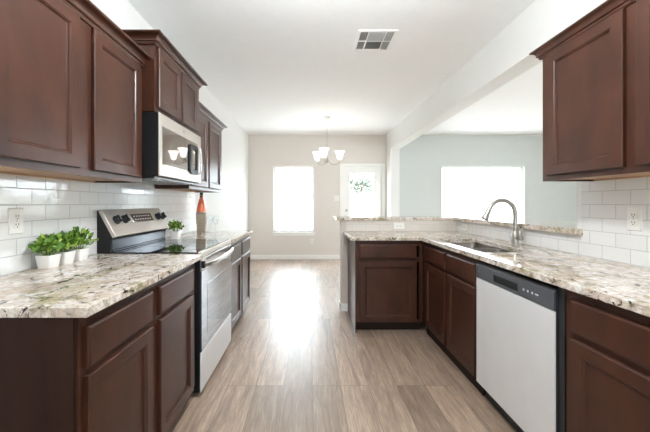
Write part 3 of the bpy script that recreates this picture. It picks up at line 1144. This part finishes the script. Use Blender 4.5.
# ------------------------------------------------------------------ outlets and switch
def outlet(label, origin, u, v, n, horizontal=False, group=None):
    """plate centred on origin; u across, v up, n out of the wall"""
    o, u, v, n = Vector(origin), Vector(u), Vector(v), Vector(n)
    if horizontal:
        u, v = v, u
    t = thing('wall_outlet', label, 'outlet', o)
    def P(a, b, d):
        return o + u * a + v * b + n * d
    def plate(mb, a0, a1, b0, b1, d0, d1, ch):
        mb.loops([[P(a0 + i, b0 + i, d), P(a1 - i, b0 + i, d), P(a1 - i, b1 - i, d), P(a0 + i, b1 - i, d)] for i, d in ((0, d0), (0, d1 - ch), (ch, d1))])
    mb = MB()
    plate(mb, -.036, .036, -.059, .059, .0003, .006, .003)
    mb.build('cover_plate', M['plate'], t)
    for s in (-1, 1):
        mb = MB()
        plate(mb, -.0165, .0165, s * .0195 - .0145, s * .0195 + .0145, .005, .0085, .003)
        r = mb.build('receptacle', M['plate'], t)
        mb = MB()
        for a in (-.0065, .0065):
            plate(mb, a - .0016, a + .0016, s * .0195 - .001, s * .0195 + .0085, .008, .009, .0003)
        mb.lathe(P(0, s * .0195 - .0075, .008), [(.0028, 0), (.0028, .001)], 10, n)
        mb.build('slot', M['slot'], t, r)
    mb = MB()
    mb.lathe(P(0, 0, .0055), [(.0032, 0), (.0028, .0012)], 10, n)
    mb.build('screw', M['nickel'], t)
    return t


outlet('white duplex outlet in the tile left of the potted plants', (XL + .007, 1.431, 1.150), (0, 1, 0), (0, 0, 1), (1, 0, 0))
outlet('white duplex outlet in the tile under the right wall cabinet', (XR - .007, 1.600, 1.150), (0, 1, 0), (0, 0, 1), (-1, 0, 0))
outlet('white outlet lying sideways in the tile strip facing the camera above the peninsula', (1.01, 3.568, .976), (1, 0, 0), (0, 0, 1), (0, -1, 0), True)
outlet('white outlet lying sideways in the side tile strip beyond the faucet, by the corner', (XR - .007, 3.36, .976), (0, 1, 0), (0, 0, 1), (-1, 0, 0), True)
outlet('white outlet low on the far beige wall, between window and bar', (.028, YF, .40), (1, 0, 0), (0, 0, 1), (0, -1, 0))
sw = thing('light_switch', 'white double light switch beside the glazed door', 'light switch', (.575, YF, 1.345))
mb = MB()
mb.box(.575 - .058, .575 + .058, YF - .006, YF - .0003, 1.345 - .059, 1.345 + .059, .0025)
mb.build('cover_plate', M['plate'], sw)
for x in (.552, .598):
    mb = MB()
    mb.prism([(x - .016, 1.31), (x + .016, 1.31), (x + .016, 1.38), (x - .016, 1.38)], YF - .010, YF - .005, 'y', .0015)
    mb.build('rocker', M['plate'], sw)

# ------------------------------------------------------------------ ceiling vent
vt = thing('ceiling_vent', 'square white ceiling air vent with grey louvres', 'vent', (.590, 2.885, ZC))
vx0, vx1, vy0, vy1 = .415, .765, 2.705, 3.065
mb = MB()
slab(mb, [vx0, vx0 + .028, vx1 - .028, vx1], [vy0, vy0 + .028, vy1 - .028, vy1], lambda x, y: not (vx0 + .028 < x < vx1 - .028 and vy0 + .028 < y < vy1 - .028), ZC - .010, ZC - .0003)
mb.build('frame', M['trim'], vt, bevel=.003)
MB().box(vx0 + .02, vx1 - .02, vy0 + .02, vy1 - .02, ZC - .0025, ZC - .0004).build('throat', M['vent_dark'], vt)
mb = MB()
ym = (vy0 + vy1) / 2
xa, xb = vx0 + .098, vx1 - .098
mb.box(vx0 + .028, vx1 - .028, ym - .004, ym + .004, ZC - .012, ZC - .003)
mb.box(xa - .004, xa + .004, vy0 + .028, vy1 - .028, ZC - .012, ZC - .003)
mb.box(xb - .004, xb + .004, vy0 + .028, vy1 - .028, ZC - .012, ZC - .003)
mb.build('divider', M['trim'], vt)
mb = MB()
def slat_y(x0, x1, y, tilt):       # slat running along x
    mb.prism([(y - .008, ZC - .004), (y - .0065, ZC - .004), (y - .0065 + tilt, ZC - .013), (y - .008 + tilt, ZC - .013)], x0, x1, 'x')
def slat_x(y0, y1, x, tilt):
    mb.prism([(x, ZC - .004), (x + .0015, ZC - .004), (x + .0015 + tilt, ZC - .013), (x + tilt, ZC - .013)], y0, y1, 'y')
for k in range(9):
    slat_y(xa + .004, xb - .004, vy0 + .042 + k * .0155, .010)
    slat_y(xa + .004, xb - .004, ym + .020 + k * .0155, -.010)
for k in range(5):
    for (a, b) in ((vy0 + .028, ym - .004), (ym + .004, vy1 - .028)):
        slat_x(a, b, vx0 + .034 + k * .0125, -.008)
        slat_x(a, b, xb + .010 + k * .0125, .008)
mb.build('louvres', M['vent_grey'], vt)

# ------------------------------------------------------------------ chandelier
CX, CY = .288, 5.44
ch = thing('chandelier', 'brushed nickel chandelier with three white bell glass shades over the dining area', 'chandelier', (CX, CY, ZC))
mb = MB()
mb.lathe((CX, CY, ZC), [(.060, -.0003), (.060, -.010), (.045, -.022), (.015, -.030), (.008, -.04)], 24)
mb.build('canopy', M['nickel'], ch, None, True)
mb = MB()
z = ZC - .038
k = 0
while z > 2.26:                                          # chain links, alternately turned
    ring = []
    for i in range(12):
        a = 2 * PI * i / 12
        ux, uz = .006 * math.cos(a), .015 * math.sin(a)
        ring.append((CX + (ux if k % 2 else 0), CY + (0 if k % 2 else ux), z - .013 + uz))
    mb.tube(ring + ring[:1], .0016, 6)
    z -= .024
    k += 1
mb.build('chain', M['nickel'], ch)
mb = MB()
mb.lathe((CX, CY, 1.955), [(.004, -.02), (.012, -.008), (.010, .004), (.028, .020), (.030, .035), (.012, .055), (.008, .09), (.008, .22), (.016, .235), (.016, .25), (.006, .262), (.004, .30), (.004, .315)], 20)
mb.build('stem', M['nickel'], ch, None, True)
RA = .236
def glow(name, loc, watts, radius, color=(1, .95, .88)):
    l = bpy.data.lights.new(name, 'POINT')
    l.energy = watts
    l.shadow_soft_size = radius
    l.color = color
    o = bpy.data.objects.new(name, l)
    o.location = loc
    COL.objects.link(o)
for ang in (-15, 105, 225):
    t = math.radians(ang)
    dx, dy = math.sin(t), -math.cos(t)
    def Q(r, z):
        return (CX + dx * r, CY + dy * r, z)
    mb = MB()
    mb.tube([Q(.02, 1.985), Q(.06, 1.935), Q(.12, 1.915), Q(.18, 1.925), Q(.222, 1.955), Q(RA, 1.985)], .0065, 10)
    mb.lathe(Q(RA, 1.975), [(.006, 0), (.022, .010), (.024, .018), (.018, .030), (.018, .045)], 18)
    arm = mb.build('arm', M['nickel'], ch, None, True)
    mb = MB()
    mb.lathe(Q(RA, 2.0), [(.024, 0), (.036, .012), (.047, .045), (.054, .085), (.068, .125), (.088, .152), (.085, .152), (.065, .123), (.051, .085), (.044, .045), (.033, .014), (.022, .003)], 28, close=(False, False))
    mb.build('lamp_shade', M['shade'], ch, None, True)
    glow('chandelier_bulb', Q(RA, 2.09), .12, .028)

# ------------------------------------------------------------------ plants, bottle, glasses
def plant(cx, cy, label, rnd, r=.078, h=.105, group=None, n=230, w=.038):
    t = thing('potted_plant', label, 'plant', (cx, cy, TOP), group)
    mb = MB()
    def sq(hw, z, rad):
        return [(cx + a, cy + b, z) for a, b in rrect(-hw, hw, -hw, hw, rad, 3)]
    mb.loops([sq(w * .76, TOP + .0003, .006), sq(w * .8, TOP + .004, .007), sq(w, TOP + .060, .008), sq(w, TOP + .065, .008), sq(w - .004, TOP + .065, .006), sq(w - .005, TOP + .052, .006)], True, False)
    mb.build('pot', M['pot'], t, None, True)
    mb = MB()
    mb.loops([sq(w - .0052, TOP + .050, .006), sq(w - .0052, TOP + .055, .006), sq(.01, TOP + .058, .004)])
    mb.build('soil', M['soil'], t)
    mb = MB()
    mbs = MB()
    pts = []
    for k in range(26):
        a = rnd.uniform(0, 2 * PI)
        el = rnd.uniform(.15, 1.45)
        tip = Vector((r * math.cos(a) * math.cos(el) * 1.0, r * math.sin(a) * math.cos(el), h * .28 + h * .72 * math.sin(el) * rnd.uniform(.75, 1.0)))
        b0 = Vector((cx + .35 * w * math.cos(a), cy + .35 * w * math.sin(a), TOP + .055))
        tp = Vector((cx, cy, TOP + .05)) + tip
        tp.x = max(tp.x, XL + .035)
        md_ = (b0 + tp) / 2 + Vector((0, 0, .012))
        mbs.tube([b0, md_, tp], [.0014, .0012, .0008], 5)
        m_ = n // 26
        for j in range(m_):
            s = .35 + .65 * (j + rnd.random()) / m_
            q = b0.lerp(md_, min(1, s * 2)) if s < .5 else md_.lerp(tp, s * 2 - 1)
            d = (tp - b0).normalized() * .5 + Vector((rnd.uniform(-1, 1), rnd.uniform(-1, 1), rnd.uniform(-.45, .8)))
            pts.append((q, d))
    leaf_cloud(mb, pts, .031, rnd)
    for v in mb.bm.verts:
        v.co.x = max(v.co.x, XL + .010)
        v.co.z = max(v.co.z, TOP + .030)
    mbs.build('stems', M['leaf'], t)
    mb.build('leaves', M['leaf'], t)
    return t


rp = random.Random(11)
grp = 'potted plants on the granite'
plant(-1.292, 1.538, 'bushy green plant in a white square pot, nearest of the row of three', rp, .092, .112, grp)
plant(-1.296, 1.640, 'bright green plant in a white square pot, middle of the row of three', rp, .076, .106, grp)
plant(-1.296, 1.744, 'tallest green plant in a white pot, closest of the three to the range', rp, .084, .126, grp)
plant(-1.235, 2.86, 'lone bright green plant in a white pot on the far side of the range', rp, .080, .105, grp, w=.042)

BX, BY = -1.224, 3.50
cl = thing('wine_chiller', 'champagne-coloured metal wine chiller holding the orange bottle', 'wine chiller', (BX, BY, TOP))
mb = MB()
mb.lathe((BX, BY, TOP), [(.044, .0003), (.047, .004), (.048, .085), (.056, .095), (.057, .215), (.059, .220), (.056, .220), (.0545, .215), (.0525, .098), (.045, .088), (.044, .008), (.01, .006)], 32, close=(True, True))
mb.build('vessel', M['chiller'], cl, None, True)
for hgt in (.088, .205):
    mb = MB()
    mb.lathe((BX, BY, TOP + hgt), [(.0485 if hgt < .1 else .0565, 0), (.0505 if hgt < .1 else .0585, .002), (.0505 if hgt < .1 else .0585, .006), (.0485 if hgt < .1 else .0565, .008)], 32, close=(False, False))
    mb.build('band', M['steel_dark'], cl, None, True)
bt = thing('wine_bottle', 'coral orange wine bottle with dark foil neck standing in the metal chiller', 'bottle', (BX, BY, TOP + .008))
mb = MB()
mb.lathe((BX, BY, TOP + .008), [(.036, 0), (.042, .004), (.043, .09), (.050, .105), (.052, .215), (.049, .26), (.036, .315), (.022, .36), (.0165, .385), (.0165, .40)], 28)
mb.build('glass_body', M['orange'], bt, None, True)
mb = MB()
mb.lathe((BX, BY, TOP + .405), [(.0175, -.022), (.0178, 0), (.0175, .012), (.0185, .014), (.0185, .024), (.015, .032), (.004, .034)], 24, close=(True, True))
mb.build('neck_foil', M['foil'], bt, None, True)
mb = MB()
mb.lathe((BX, BY, TOP + .404), [(.0180, 0), (.0188, .001), (.0188, .007), (.0180, .008)], 24, close=(False, False))
mb.build('neck_band', M['gold'], bt, None, True)


def wine_glass(x, y, label):
    t = thing('wine_glass', label, 'wine glass', (x, y, TOP), 'wine glasses by the orange bottle')
    mb = MB()
    mb.lathe((x, y, TOP), [(.032, .0004), (.033, .002), (.012, .005), (.004, .009)], 24)
    mb.build('foot', M['clear'], t, None, True)
    mb = MB()
    mb.lathe((x, y, TOP), [(.004, .009), (.0035, .03), (.0035, .075), (.006, .084)], 12)
    mb.build('stem', M['clear'], t, None, True)
    mb = MB()
    mb.lathe((x, y, TOP), [(.004, .084), (.020, .093), (.033, .115), (.036, .140), (.031, .186), (.0295, .186), (.0345, .140), (.0315, .116), (.019, .095), (.002, .087)], 28)
    mb.build('bowl', M['clear'], t, None, True)
    return t


wine_glass(-1.105, 3.43, 'stemmed clear wine glass right beside the metal chiller')
wine_glass(-1.035, 3.40, 'stemmed clear wine glass nearer the counter edge, farther from the chiller')

# ------------------------------------------------------------------ added fill lamp (overhead, just out of view, brightens the kitchen)
fl = thing('added_fill_lamp', 'unseen white globe lamp on a short stem, added to brighten the kitchen aisle', 'added fill lamp', (.15, 1.24, ZC))
mb = MB()
mb.lathe((.15, 1.24, ZC), [(.07, -.0003), (.07, -.012), (.055, -.024), (.012, -.030), (.012, -.25), (.045, -.255), (.045, -.275), (.01, -.275)], 28)
mb.build('stem', M['nickel'], fl, None, True)
mb = MB()
GR = .135
mb.lathe((.15, 1.24, 2.335), [(GR * math.sin(a), -GR * math.cos(a)) for a in [PI * (k + .02) / 16.6 for k in range(17)]], 36)
mb.build('lamp_shade', M['dome'], fl, None, True)
